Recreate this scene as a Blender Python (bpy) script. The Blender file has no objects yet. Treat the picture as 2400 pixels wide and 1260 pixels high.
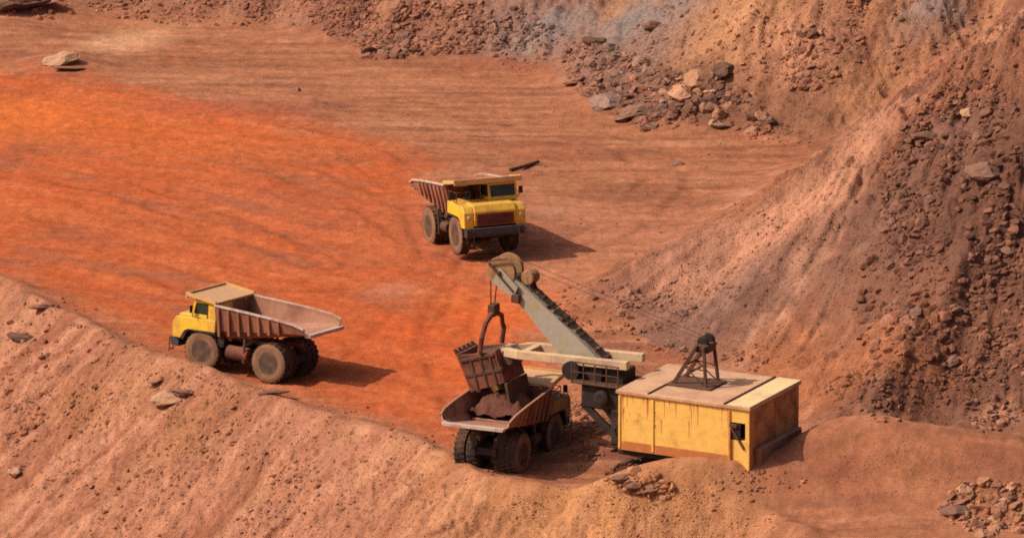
import bpy, bmesh, math, random
import numpy as np
from mathutils import Vector, Matrix
random.seed(7); RNG = np.random.default_rng(11)
SC = bpy.context.scene
COL = SC.collection
R = math.radians

# ------------------------------------------------------------------ camera, sky, sun, exposure
PITCH, DIST, FPX = R(14.2), 400.0, 19200.0
CAM = np.array([0.0, -DIST*math.cos(PITCH), DIST*math.sin(PITCH)])
cam_d = bpy.data.cameras.new('camera'); cam = bpy.data.objects.new('camera', cam_d); COL.objects.link(cam)
cam.location = CAM; cam.rotation_euler = (math.pi/2-PITCH, 0, 0)
cam_d.sensor_width = 36; cam_d.lens = 36*FPX/2400; cam_d.clip_start = 5; cam_d.clip_end = 6000
SC.camera = cam
SUN_EL, SUN_DIR = R(46), np.array([-0.97, -0.24])           # towards the sun, in plan
w = bpy.data.worlds.new('World'); SC.world = w; w.use_nodes = True
nt = w.node_tree; sky = nt.nodes.new('ShaderNodeTexSky'); sky.sky_type = 'NISHITA'; sky.sun_disc = False
sky.dust_density = 6.0; sky.air_density = .8; sky.sun_elevation = SUN_EL; sky.sun_rotation = math.atan2(SUN_DIR[0], SUN_DIR[1])
bg = nt.nodes['Background']; bg.inputs[1].default_value = 0.12
nt.links.new(sky.outputs[0], bg.inputs[0])
sd = bpy.data.lights.new('sun', 'SUN'); sun = bpy.data.objects.new('sun', sd); COL.objects.link(sun)
sd.energy = 4.4; sd.angle = R(0.6); sd.color = (1.0, 0.91, 0.78)
_sv = Vector((SUN_DIR[0]*math.cos(SUN_EL), SUN_DIR[1]*math.cos(SUN_EL), math.sin(SUN_EL)))
sun.rotation_euler = _sv.to_track_quat('Z', 'Y').to_euler(); sun.location = (-60, -20, 80)
SC.view_settings.view_transform = 'Standard'; SC.view_settings.look = 'None'
SC.view_settings.exposure = -0.12; SC.view_settings.gamma = 1.0
SC.render.engine = 'CYCLES'; SC.cycles.use_denoising = False; SC.cycles.max_bounces = 4
SC.cycles.filter_width = 1.8

# ------------------------------------------------------------------ numeric helpers
FWD = np.array([0, math.cos(PITCH), -math.sin(PITCH)]); UP = np.array([0, math.sin(PITCH), math.cos(PITCH)])
def ray(px, py):
    px = np.asarray(px, float); py = np.asarray(py, float)
    return FWD + ((px-1200)/FPX)[..., None]*np.array([1., 0, 0]) + ((630-py)/FPX)[..., None]*UP
def flat(px, py, z=0.0):
    d = ray(px, py); t = (z-CAM[2])/d[..., 2]
    return CAM + t[..., None]*d
def poly(pts, z=0.0): return [tuple(flat(np.array(p[0]), np.array(p[1]), z)[:2]) for p in pts]

_T = RNG.random((256, 256))
def vnoise(x, y, s=0):
    x = x+s*17.31; y = y+s*9.73
    xi = np.floor(x).astype(int); yi = np.floor(y).astype(int)
    fx = x-xi; fy = y-yi; fx = fx*fx*fx*(fx*(fx*6-15)+10); fy = fy*fy*fy*(fy*(fy*6-15)+10)
    a = _T[xi & 255, yi & 255]; b = _T[(xi+1) & 255, yi & 255]; c = _T[xi & 255, (yi+1) & 255]; d = _T[(xi+1) & 255, (yi+1) & 255]
    return ((a*(1-fx)+b*fx)*(1-fy)+(c*(1-fx)+d*fx)*fy)*2-1
def fbm(x, y, o=4, s=0, g=0.5):
    r = 0; a = 1; n = 0
    for i in range(o):
        r = r+a*vnoise(x, y, s+i*3); n += a; a *= g
        x, y = x*1.93*0.8-y*1.93*0.6, x*1.93*0.6+y*1.93*0.8
    return r/n
def aniso(x, y, dirx, diry, along, across, o=3, s=0):
    u = x*dirx+y*diry; v = -x*diry+y*dirx
    r = 0; a = 1; n = 0
    for i in range(o):
        r = r+a*vnoise(u/along*2**i, v/across*2**i, s+i*5); n += a; a *= .55
    return r/n
def sdf(pts, x, y):
    """signed distance, positive inside the polygon"""
    d = np.full(np.shape(x), 1e9); ins = np.zeros(np.shape(x), bool)
    n = len(pts)
    for i in range(n):
        ax, ay = pts[i]; bx, by = pts[(i+1) % n]
        ex, ey = bx-ax, by-ay
        t = np.clip(((x-ax)*ex+(y-ay)*ey)/(ex*ex+ey*ey+1e-9), 0, 1)
        d = np.minimum(d, (x-ax-t*ex)**2+(y-ay-t*ey)**2)
        c = (ay > y) != (by > y)
        with np.errstate(divide='ignore', invalid='ignore'):
            xx = (bx-ax)*(y-ay)/(by-ay+1e-12)+ax
        ins ^= (c & (x < xx))
    return np.where(ins, 1, -1)*np.sqrt(d)
def softp(d, k): return k*np.logaddexp(0, d/k)
def smax(a, b, k=1.2): return k*np.logaddexp(a/k, b/k)
def sstep(a, b, v): t = np.clip((v-a)/(b-a), 0, 1); return t*t*(3-2*t)

# ------------------------------------------------------------------ terrain
CREST = poly([(-1500, -40), (-500, 400), (0, 672), (200, 765), (400, 855), (620, 925), (1000, 1042), (1130, 1125), (1300, 1150), (1480, 1172), (1700, 1185), (1850, 1235), (2000, 1380), (2200, 1600)], .3)
NEAR = CREST+[(60, -200), (-200, -200), (-200, CREST[0][1])]
RIGHT = poly([(2500, 1030), (2150, 1060), (2000, 1095), (1920, 1075), (1850, 1010), (1760, 935), (1620, 850), (1480, 790), (1340, 735), (1350, 690), (1460, 620), (1680, 490), (1850, 400), (1905, 352), (1960, 250), (1990, 100), (2000, -200)])+[(200, 150), (200, -60)]
FAR = poly([(1905, 352), (1750, 318), (1500, 295), (1400, 258), (1280, 165), (1000, 140), (830, 118), (600, 62), (300, 34), (0, 18), (-400, 10), (-1500, -50)])+[(-300, 200), (-300, 400), (300, 400), (300, 30)]
FALL_N = (-.77, -.64); FALL_R = (-.985, .17); FALL_F = (-.35, -.94)
MOUNDS = []
def mound(px, py, rx, ry, h, z=0.0, a=0.0):
    p = flat(np.array(px), np.array(py), z); MOUNDS.append((p[0], p[1], rx, ry, h, R(a)))
mound(1730, 1180, 2.4, 1.2, 1.45); mound(1570, 1180, 2.0, .9, .85); mound(1465, 1176, 1.5, .8, .7); mound(1900, 1130, 2.2, 1.6, 1.2); mound(2320, 1165, 5.0, 2.4, 2.8); mound(2010, 1160, 2.6, 1.8, 1.7)
mound(1400, 930, 1.5, 3.4, .7); mound(1385, 1010, 1.4, 2.2, .75); mound(1440, 1060, 1.3, 1.2, .6); mound(400, 870, 2.2, .9, .35, 0, -35); mound(20, 20, 2.2, 3.0, 1.6); mound(1430, 745, 2.6, 3.2, .9); mound(90, 700, 3, 1.2, .4, 0, -40)
mound(150, 150, 1.4, 1.6, .5)

APEX = flat(np.array(2480), np.array(-120), 15)
def radial(x, y, along, across, o, s):
    r = np.hypot(x-APEX[0], y-APEX[1]); a = np.arctan2(y-APEX[1], -(x-APEX[0]))*26
    return aniso(r, a, 1, 0, along, across, o, s)
def height(x, y, detail=True):
    d1 = sdf(NEAR, x, y); wob = fbm(x*.35, y*.35, 2, 1)*.5
    d1 = d1+wob*sstep(-3, 0, d1)
    z = -.64*softp(d1, .45)+(.38+.2*fbm(x*.5, y*.3, 2, 2))*np.exp(-((d1+.25)/.75)**2)
    z = np.maximum(z, -60+0*z)
    d2 = sdf(RIGHT, x, y)+fbm(x*.25, y*.25, 3, 3)*1.1
    zr = .40*softp(d2, .5)+.36*softp(d2-4, 1.5)
    d3 = sdf(FAR, x, y)+fbm(x*.22, y*.22, 3, 4)*1.3
    zf = .30*softp(d3, .5)+.38*softp(d3-3, 1.5)
    zr = 34-softp(34-zr, 4); zf = 40-softp(40-zf, 4)
    z = z+smax(zr, zf, .8)-.8*math.log(2)*np.exp(-np.maximum(zr, zf)/1.0)
    for mx, my, rx, ry, h, a in MOUNDS:
        u = (x-mx)*math.cos(a)+(y-my)*math.sin(a); v = -(x-mx)*math.sin(a)+(y-my)*math.cos(a)
        z = z+h*np.exp(-.5*((u/rx)**2+(v/ry)**2))
    if detail:
        n1 = sstep(-.3, 1.5, d1); n2 = sstep(0, 3, d2); n3 = sstep(0, 2.5, d3); fl = np.clip(1-n1-n2-n3, 0, 1)
        wx = x+1.3*fbm(x*.22, y*.22, 3, 80); wy = y+1.3*fbm(x*.22+7, y*.22, 3, 81); md = np.clip(.5+1.5*fbm(x*.3, y*.3, 3, 82), .08, 1.3)
        z = z+n1*(.12*aniso(wx, wy, *FALL_N, 8., 1.1, 4, 5)+.22*md*aniso(wx, wy, *FALL_N, 2.6, .30, 4, 35)+.16*(1-md)*np.abs(fbm(x*1.3, y*1.1, 4, 83, .65))+.20*fbm(x*.8, y*.8, 5, 6, .65)+.16*np.abs(fbm(x*1.9, y*1.6, 4, 36, .65))+.09*fbm(x*4.3, y*3.0, 2, 46, .6))
        rough = sstep(7.0, 11.0, d2+2.2*fbm(x*.3, y*.3, 3, 20))
        z = z+n2*(.40*radial(x, y, 13., 1.6, 3, 7)+.24*radial(x, y, 5.5, .55, 3, 37)+.25*fbm(x*.35, y*.35, 3, 8, .5)+.08*fbm(x*2.0, y*1.6, 3, 12, .6)+.04*fbm(x*4.3, y*2.8, 2, 47))
        z = z+rough*n2*(.55*np.abs(fbm(x*.6, y*.5, 4, 38, .6))+.22*fbm(x*1.7, y*1.3, 3, 39, .6)+.25*radial(x, y, 2.2, .5, 3, 51))
        z = z+n3*(.30*aniso(x, y, *FALL_F, 6., 1.3, 4, 9)+.40*fbm(x*.4, y*.4, 3, 10, .5)+.40*np.abs(fbm(x*.8, y*.6, 4, 41, .55))+.09*fbm(x*2.0, y*1.3, 3, 13, .6))
        z = z+fl*(.07*aniso(x, y, .93, -.36, 5., .8, 4, 14)+.05*aniso(x, y, 1, 0, 3.6, .5, 3, 15)+.04*fbm(x*1.2, y*1.2, 4, 48, .6))
        z = z+.02*fbm(x*3.1, y*2.2, 2, 16)
    return z
RUTS = [poly(p) for p in ([(1000, 560), (860, 470), (700, 405), (480, 345), (200, 300), (-200, 270)], [(760, 892), (900, 820), (1010, 700), (1040, 560), (960, 430), (820, 340), (600, 290)],
 [(-100, 480), (120, 545), (300, 610), (520, 690), (800, 700), (1060, 640)], [(1150, 1050), (1080, 900), (1050, 760), (1090, 660)], [(1090, 590), (1300, 600), (1480, 520), (1560, 420), (1500, 350), (1200, 280), (800, 230)], [(0, 390), (250, 430), (520, 520), (760, 620)])]
def ruts(x, y):
    r = 0
    for q in RUTS:
        d = np.full(np.shape(x), 1e9)
        for (ax, ay), (bx, by) in zip(q, q[1:]):
            ex, ey = bx-ax, by-ay; t = np.clip(((x-ax)*ex+(y-ay)*ey)/(ex*ex+ey*ey), 0, 1); d = np.minimum(d, np.hypot(x-ax-t*ex, y-ay-t*ey))
        d = d+.35*fbm(x*.3, y*.3, 2, 70)
        r = np.maximum(r, np.exp(-((d-1.15)/.30)**2)*np.clip(.55+1.4*fbm(x*.35, y*.35, 2, 71), 0, 1))
    return r
def hgrid(x, y):
    i = np.clip(np.searchsorted(XS, x)-1, 0, len(XS)-2); j = np.clip(np.searchsorted(YS, y)-1, 0, len(YS)-2)
    u = np.clip((x-XS[i])/(XS[i+1]-XS[i]), 0, 1); v = np.clip((y-YS[j])/(YS[j+1]-YS[j]), 0, 1)
    return (GZ[j, i]*(1-u)+GZ[j, i+1]*u)*(1-v)+(GZ[j+1, i]*(1-u)+GZ[j+1, i+1]*u)*v
def at(px, py, lo=-45, hi=30, steps=420):
    """first point of the terrain met by rays through the picture points"""
    px = np.atleast_1d(np.asarray(px, float)); py = np.atleast_1d(np.asarray(py, float)); d = ray(px, py)
    t0 = (hi-CAM[2])/d[:, 2]; t1 = (lo-CAM[2])/d[:, 2]; res = np.full(px.shape, np.nan); prev = t0.copy()
    for k in range(1, steps+1):
        t = t0+(t1-t0)*k/steps; P = CAM+t[:, None]*d
        hit = (P[:, 2] < hgrid(P[:, 0], P[:, 1])) & np.isnan(res)
        if hit.any():
            a, b = prev[hit].copy(), t[hit].copy()
            for _ in range(8):
                m = (a+b)/2; Q = CAM+m[:, None]*d[hit]; u = Q[:, 2] < hgrid(Q[:, 0], Q[:, 1])
                b = np.where(u, m, b); a = np.where(u, a, m)
            res[hit] = b
        prev = t
        if not np.isnan(res).any(): break
    res = np.where(np.isnan(res), t1, res)
    P = CAM+res[:, None]*d
    P[:, 2] = hgrid(P[:, 0], P[:, 1])
    return P

def axis(a, b, step, out, g):
    core = list(np.arange(a, b, step)); s = step; lo = []; v = a
    while v > -out: s *= g; v -= s; lo.append(v)
    s = step; hi = []; v = core[-1]
    while v < out: s *= g; v += s; hi.append(v)
    return np.array(lo[::-1]+core+hi)
XS = axis(-31, 33, .085, 500, 1.16); YS = axis(-50, 78, .18, 520, 1.16)
GX, GY = np.meshgrid(XS, YS)
_rut = ruts(GX, GY); GZ = height(GX, GY)-.06*_rut
def mesh_from(name, V, F, mats=(), smooth=True):
    me = bpy.data.meshes.new(name); me.from_pydata([tuple(v) for v in V], [], [tuple(f) for f in F]) if not isinstance(F, np.ndarray) else None
    if isinstance(F, np.ndarray):
        V = np.asarray(V, np.float32); n = F.shape[1]
        me.vertices.add(len(V)); me.vertices.foreach_set('co', V.ravel())
        me.loops.add(F.size); me.loops.foreach_set('vertex_index', F.ravel().astype(np.int32))
        me.polygons.add(len(F)); me.polygons.foreach_set('loop_start', np.arange(0, F.size, n, dtype=np.int32))
        me.update(calc_edges=True); me.validate()
    me.polygons.foreach_set('use_smooth', np.full(len(me.polygons), smooth))
    for m in mats: me.materials.append(m)
    return me
def set_tint(me, C, A=None):
    a = me.color_attributes.new('tint', 'FLOAT_COLOR', 'POINT')
    a.data.foreach_set('color', np.concatenate([C, np.ones((len(C), 1)) if A is None else A[:, None]], 1).astype(np.float32).ravel())

# ---- ground colours: soil tones, with some shade of rills and rock gaps put in
PUR, DKB, ORB, PAL, GRB, OCR = (.175, .090, .065), (.120, .055, .037), (.31, .112, .048), (.45, .215, .13), (.20, .165, .155), (.44, .22, .11)
BLOBS = [(2160, 430, 4.2, DKB, .95), (2280, 520, 4.5, DKB, .95), (2060, 540, 3.0, PUR, .95), (2200, 640, 4.2, DKB, .85), (2340, 400, 3.0, DKB, .8), (2180, 330, 2.6, PUR, .8), (2350, 700, 4, DKB, .7), (2120, 720, 2.5, PUR, .7), (1640, 800, 2.4, PUR, .95), (1540, 790, 2.0, PUR, .8),
 (2060, 960, 2.6, DKB, .85), (1960, 980, 1.6, DKB, .8), (2200, 900, 2.6, DKB, .7), (1850, 800, 2.2, ORB, .8), (1900, 900, 2.4, ORB, .8), (2050, 800, 2.6, ORB, .7), (1800, 690, 1.4, DKB, .7), (1960, 690, 1.6, PUR, .7),
 (2100, 260, 1.5, PAL, .9), (2030, 340, 1.5, PAL, .9), (1950, 420, 1.5, PAL, .9), (1850, 500, 1.7, PAL, .8), (1740, 580, 1.8, PAL, .7), (1620, 650, 1.6, PAL, .6),
 (1510, 15, 2.0, GRB, .95), (1460, 50, 1.5, GRB, .8), (1590, 5, 1.5, GRB, .8), (1250, 95, 1.6, GRB, .8), (1320, 60, 1.4, GRB, .6), (1960, 90, 1.6, DKB, .7), (1900, 200, 1.6, DKB, .5), (1820, 330, 1.8, DKB, .6), (1640, 230, 2.2, DKB, .85), (1500, 200, 2.2, DKB, .75), (1720, 270, 2.0, DKB, .8), (1420, 180, 1.5, PUR, .7),  # dark brown under the rockfall: shade of its gaps put into the soil
 (1700, 50, 2.4, OCR, .8), (1850, 130, 2.0, PAL, .6), (2350, 60, 2.5, PAL, .7), (2180, 20, 1.6, GRB, .7), (1400, 690, 1.4, DKB, .6), (1450, 620, 1.3, DKB, .5)]
def lerp(C, col, m): return C*(1-m[..., None])+np.array(col)*m[..., None]
def soil(x, y):
    d1 = sdf(NEAR, x, y); d2 = sdf(RIGHT, x, y); d3 = sdf(FAR, x, y)
    wv = fbm(x*.3, y*.3, 3, 20); wl = fbm(x*1.3, y*1.0, 3, 21)
    C = np.zeros(np.shape(x)+(3,))+np.array([.330, .132, .068])                       # brown pit floor
    st = aniso(x, y, .72, -.69, 11., 1.5, 4, 22); st2 = aniso(x, y, 1, -.03, 6., .55, 4, 23); pt = fbm(x*.16, y*.22, 4, 50, .6)
    C = lerp(C, [.225, .094, .055], .8*sstep(.0, .5, st2+.35*st+.4*pt)); C = lerp(C, [.40, .18, .105], .75*sstep(.05, .55, -st2-.3*pt))
    OR = poly([(-400, 130), (0, 165), (400, 205), (700, 285), (1000, 380), (1060, 600), (1180, 610), (1290, 800), (1230, 880), (1060, 1060), (950, 1010), (620, 905), (400, 820), (200, 730), (0, 650), (-400, 560)])
    so = sdf(OR, x, y)+2.6*st+2.2*pt+1.2*st2
    C = C*.99; rt = ruts(x, y); C = lerp(C, [.43, .100, .034], sstep(-2.0, 2.2, so)*(.97-.45*sstep(.08, .5, st+.4*pt)-.18*sstep(.1, .5, st2)))
    C = lerp(C, [.50, .145, .055], sstep(-1, 2, so)*.6*sstep(.1, .5, -st-.3*pt)); C = lerp(C, [.30, .10, .055], .42*sstep(.15, .5, pt+.4*st))
    C = C*(1-.20*rt[..., None])
    def blob(px, py, rx, ry, col, k, a=0, z=0.0):
        nonlocal C
        p = flat(np.array(px), np.array(py), z); a_ = R(a)
        u = ((x-p[0])*math.cos(a_)+(y-p[1])*math.sin(a_))/rx; v = (-(x-p[0])*math.sin(a_)+(y-p[1])*math.cos(a_))/ry
        m = k*np.exp(-.5*(u*u+v*v)**1.3)*(.75+.5*np.clip(st+wv*.5, -.5, .5))
        C = lerp(C, col, np.clip(m, 0, 1))
    blob(30, 270, 4, 3.5, [.62, .165, .035], .9); blob(1170, 720, 2, 3.2, [.56, .115, .025], .9); blob(950, 790, 3, 3, [.50, .10, .028], .8); blob(1130, 880, 2.2, 4, [.52, .105, .026], .85); blob(250, 300, 6, 4, [.50, .125, .034], .6)
    blob(560, 350, 6, 3, [.50, .13, .04], .7); blob(300, 560, 5, 4, [.37, .10, .04], .6); blob(640, 480, 4, 3, [.30, .105, .06], .55, -25); blob(930, 560, 3, 5, [.36, .12, .06], .5, -30)
    blob(930, 680, 1.2, 1.4, [.42, .20, .13], .7); blob(1330, 490, 1.6, 1.5, [.46, .22, .14], .7); blob(300, 95, 1.6, 3, [.55, .30, .17], .8, -30)
    blob(520, 250, 5, 1.6, [.30, .10, .07], .5); blob(1300, 640, 3, 4, [.46, .19, .10], .7); blob(1450, 560, 4, 4, [.42, .17, .10], .6)
    # near bank
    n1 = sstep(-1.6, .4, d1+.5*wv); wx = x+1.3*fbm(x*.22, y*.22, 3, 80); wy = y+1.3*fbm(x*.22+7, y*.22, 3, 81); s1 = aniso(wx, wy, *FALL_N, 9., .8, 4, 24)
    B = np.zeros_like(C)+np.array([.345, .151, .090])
    s1b = aniso(wx, wy, *FALL_N, 3.6, .32, 4, 44); B = lerp(B, [.24, .092, .052], .85*sstep(.0, .5, s1+.5*s1b)); B = lerp(B, [.43, .208, .120], .75*sstep(.1, .55, -s1+.5*s1b))  # darker streaks: rill shade worked into the soil colour
    oc = flat(np.array(1480), np.array(1260), -3); mo = np.exp(-.5*(((x-oc[0])/6.5)**2+((y-oc[1])/9)**2)**1.3)
    B = lerp(B, [.43, .205, .080], .85*mo*(.8+.3*wl)); 
    B = lerp(B, [.33, .150, .065], .5*sstep(.1, .6, fbm(x*.18+3, y*.18, 3, 25)))
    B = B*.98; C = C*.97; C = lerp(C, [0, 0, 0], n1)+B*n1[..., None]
    # right bank
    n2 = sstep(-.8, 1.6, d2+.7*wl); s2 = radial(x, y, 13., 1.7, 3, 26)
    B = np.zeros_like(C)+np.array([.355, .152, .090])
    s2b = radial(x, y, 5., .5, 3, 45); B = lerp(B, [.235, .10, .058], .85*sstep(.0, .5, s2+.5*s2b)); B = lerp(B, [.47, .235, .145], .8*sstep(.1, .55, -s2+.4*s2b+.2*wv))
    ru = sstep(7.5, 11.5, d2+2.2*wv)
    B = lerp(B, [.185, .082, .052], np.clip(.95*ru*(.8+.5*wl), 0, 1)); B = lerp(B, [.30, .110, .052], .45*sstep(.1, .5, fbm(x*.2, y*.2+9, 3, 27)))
    g = flat(np.array(1680), np.array(740), 1); B = lerp(B, [.20, .125, .105], .7*np.exp(-.5*(((x-g[0])/3.2)**2+((y-g[1])/3.2)**2)))
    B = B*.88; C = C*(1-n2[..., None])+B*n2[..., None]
    # far bank
    n3 = sstep(-.6, 1.5, d3+.6*wl)*(1-sstep(0, 1.5, d2-d3*.9)); s3 = aniso(x, y, *FALL_F, 7., 1.6, 3, 28)
    B = np.zeros_like(C)+np.array([.325, .145, .092])
    xr = flat(np.array(1400), np.array(200))[0]
    B = lerp(B, [.36, .165, .088], sstep(xr-2, xr+5, x)); B = lerp(B, [.23, .095, .058], .75*sstep(.05, .55, s3+.3*wl)); B = lerp(B, [.44, .215, .115], .7*sstep(.1, .6, -s3+.4*wv))
    g = flat(np.array(1240), np.array(100), 1); B = lerp(B, [.27, .165, .13], .7*np.exp(-.5*(((x-g[0])/2.6)**2+((y-g[1])/6)**2)))
    g = flat(np.array(1500), np.array(40), 4); B = lerp(B, [.26, .165, .14], .8*np.exp(-.5*(((x-g[0])/2.4)**2+((y-g[1])/5)**2)))
    B = B*.80; C = C*(1-n3[..., None])+B*n3[..., None]
    for px, py, r_, col, k in BLOBS:
        p = at([px], [py])[0]; w_ = .9*wl+.9*wv
        m = k*np.exp(-.5*((np.hypot(x-p[0], y-p[1])/r_+w_)**2).clip(0)**1.4)*(n2+n3 > .3)
        C = lerp(C, col, np.clip(m*(.85+.6*wl), 0, 1))
    C = C*np.array([1.02, .96, .93])
    return np.clip(C*(1+.16*wl[..., None]+.12*fbm(x*4, y*3, 2, 29)[..., None]), .01, .9)

# ------------------------------------------------------------------ materials
def mat(name, base, second=None, amount=.5, scale=1.5, rough=.85, dust=None, dust_amt=0.0, metal=0.0, bump=.0, bscale=14, streak=False, spec=.2, obj_rand=0.0, attr=None):
    m = bpy.data.materials.new(name); m.use_nodes = True; n = m.node_tree.nodes; L = m.node_tree.links
    p = n['Principled BSDF']; p.inputs['Roughness'].default_value = rough; p.inputs['Metallic'].default_value = metal
    p.inputs['Specular IOR Level'].default_value = spec
    tc = n.new('ShaderNodeTexCoord'); src = tc.outputs['Object']
    if streak:
        mp = n.new('ShaderNodeMapping'); mp.inputs['Scale'].default_value = (1, 1, .22); L.new(src, mp.inputs[0]); tex_in = mp.outputs[0]
    else: tex_in = src
    if attr:
        a = n.new('ShaderNodeAttribute'); a.attribute_name = attr; col = a.outputs['Color']
    else:
        c = n.new('ShaderNodeRGB'); c.outputs[0].default_value = (*base, 1); col = c.outputs[0]
    def noise(sc, det=6, r=.6):
        t = n.new('ShaderNodeTexNoise'); t.inputs['Scale'].default_value = sc; t.inputs['Detail'].default_value = det; t.inputs['Roughness'].default_value = r
        L.new(tex_in, t.inputs['Vector']); return t.outputs['Fac']
    def ramp(f, a, b):
        r = n.new('ShaderNodeMapRange'); r.inputs['From Min'].default_value = a; r.inputs['From Max'].default_value = b; L.new(f, r.inputs['Value']); return r.outputs[0]
    def mix(fac, a, b, mode='MIX'):
        x = n.new('ShaderNodeMix'); x.data_type = 'RGBA'; x.blend_type = mode
        if isinstance(fac, float): x.inputs[0].default_value = fac
        else: L.new(fac, x.inputs[0])
        L.new(a, x.inputs[6])
        if isinstance(b, tuple): x.inputs[7].default_value = (*b, 1)
        else: L.new(b, x.inputs[7])
        return x.outputs[2]
    def math_(op, a, b):
        x = n.new('ShaderNodeMath'); x.operation = op
        for i, v in enumerate((a, b)):
            if isinstance(v, (int, float)): x.inputs[i].default_value = v
            else: L.new(v, x.inputs[i])
        return x.outputs[0]
    if second: col = mix(math_('MULTIPLY', ramp(noise(scale), .66-amount*.4, .82-amount*.4), min(1, amount+.3)), col, tuple(second))
    if dust and dust_amt:
        ge = n.new('ShaderNodeNewGeometry'); sx = n.new('ShaderNodeSeparateXYZ'); L.new(ge.outputs['Normal'], sx.inputs[0])
        f = math_('MULTIPLY', ramp(math_('ADD', sx.outputs[2], ramp(noise(scale*1.7), .2, .9)), .5, 1.5), dust_amt)
        col = mix(f, col, tuple(dust))
    if obj_rand:
        oi = n.new('ShaderNodeObjectInfo'); v = ramp(oi.outputs['Random'], 0, 1); r_ = n.nodes if False else None
        hs = n.new('ShaderNodeHueSaturation'); L.new(col, hs.inputs['Color'])
        L.new(math_('ADD', math_('MULTIPLY', v, obj_rand*2), 1-obj_rand), hs.inputs['Value']); col = hs.outputs[0]
    g = ramp(noise(bscale, 5, .65), .25, .75)
    col = mix(.22, col, mix(g, col, col, 'MULTIPLY') if False else mix(1.0, col, g, 'MULTIPLY'))
    L.new(col, p.inputs['Base Color'])
    if bump:
        b = n.new('ShaderNodeBump'); b.inputs['Strength'].default_value = 1.0; b.inputs['Distance'].default_value = bump
        L.new(noise(bscale, 6, .7), b.inputs['Height']); L.new(b.outputs[0], p.inputs['Normal'])
    return m
DUST = (.42, .21, .13)
M = {
 'rubble': mat('rubble', (0, 0, 0), attr='tint', bump=.05, bscale=3, rough=1, spec=.05),
 'rock_brown': mat('rock_brown', (.29, .122, .075), (.18, .075, .046), .5, 1.3, 1, DUST, .35, bump=.05, bscale=4, spec=.08, obj_rand=.3),
 'rock_dark': mat('rock_dark', (.19, .095, .065), (.12, .065, .05), .5, 1.3, 1, DUST, .25, bump=.05, bscale=4, spec=.08, obj_rand=.3),
 'rock_ochre': mat('rock_ochre', (.43, .205, .115), (.30, .135, .078), .5, 1.3, 1, (.5, .28, .16), .35, bump=.05, bscale=4, spec=.08, obj_rand=.25),
 'rock_grey': mat('rock_grey', (.25, .155, .12), (.16, .10, .08), .5, 1.3, 1, DUST, .2, bump=.05, bscale=4, spec=.08, obj_rand=.3),
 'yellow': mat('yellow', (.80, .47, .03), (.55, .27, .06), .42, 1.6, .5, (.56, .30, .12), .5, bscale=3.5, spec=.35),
 'yellow_shaded': mat('yellow_shaded', (.36, .20, .04), (.22, .10, .045), .6, 1.6, .7, (.34, .17, .09), .5, bscale=3.5),  # darker yellow: shade on the loaded truck put into the paint, with dirt
 'canopy_tan': mat('canopy_tan', (.62, .36, .12), (.50, .25, .12), .5, 1.1, .8, (.60, .33, .19), .8, bscale=5),
 'body_steel': mat('body_steel', (.34, .145, .085), (.22, .075, .045), .5, 1.0, .8, (.46, .24, .16), .6, bscale=5, streak=True),
 'worn_steel': mat('worn_steel', (.56, .42, .34), (.34, .18, .12), .5, 1.6, .6, (.55, .36, .27), .3, bscale=6),
 'dark': mat('dark', (.028, .019, .016), (.075, .04, .027), .45, 1.6, .8, (.2, .09, .05), .14, bscale=6),
 'tyre': mat('tyre', (.04, .027, .021), (.14, .07, .042), .45, 1.8, .95, (.24, .11, .06), .35, bscale=8, bump=.02),
 'tyre_side': mat('tyre_side', (.25, .125, .068), (.15, .075, .043), .5, 1.6, .95, bscale=8),
 'rim': mat('rim', (.085, .045, .033), (.16, .085, .05), .5, 3, .8, bscale=8),
 'grille': mat('grille', (.20, .055, .028), (.11, .035, .02), .5, 2.5, .8, bscale=8),
 'bumper': mat('bumper', (.055, .052, .066), (.05, .035, .032), .5, 2, .6, DUST, .2, bscale=6),
 'glass': mat('glass', (.03, .036, .022), (.05, .05, .03), .5, 1.5, .3, spec=.5, bscale=4),
 'lamp': mat('lamp', (.55, .48, .36), None, 0, 2, .3, spec=.5),
 'house_yellow': mat('house_yellow', (.86, .48, .11), (.55, .29, .07), .3, 1.7, .65, bscale=2.4, bump=.012),
 'house_rust': mat('house_rust', (.50, .165, .05), (.64, .32, .085), .4, 1.6, .8, bscale=5),
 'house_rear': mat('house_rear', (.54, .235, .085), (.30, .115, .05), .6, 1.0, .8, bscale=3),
 'roof_cream': mat('roof_cream', (.60, .34, .18), (.44, .20, .13), .55, .9, .9, (.62, .35, .215), .4, bscale=4),
 'roof_pale': mat('roof_pale', (.76, .54, .27), (.60, .36, .2), .4, .8, .9, bscale=4),
 'boom_grey': mat('boom_grey', (.37, .30, .235), (.34, .27, .12), .5, .7, .7, (.42, .30, .21), .35, bscale=5),
 'handle_cream': mat('handle_cream', (.60, .40, .235), (.36, .22, .15), .5, .9, .7, (.72, .47, .26), .3, bscale=5),
 'rust_dark': mat('rust_dark', (.11, .05, .03), (.06, .032, .024), .5, 2, .85, (.26, .12, .07), .22, bscale=6),
 'rust_red': mat('rust_red', (.22, .065, .035), (.10, .034, .023), .6, 1.4, .8, (.32, .12, .07), .45, bscale=5),
 'sheave': mat('sheave', (.36, .18, .085), (.22, .10, .05), .5, 2.2, .8, bscale=6),
 'ore': mat('ore', (.15, .06, .04), (.09, .036, .026), .5, 2, 1, bump=.08, bscale=4, spec=.05),
 'rock_pale': mat('rock_pale', (.47, .25, .145), (.34, .165, .095), .45, 1.3, 1, (.55, .33, .2), .3, bump=.05, bscale=4, spec=.05),
 'shrub': mat('shrub', (.07, .07, .03), (.12, .09, .04), .5, 3, .9),
}

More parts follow.
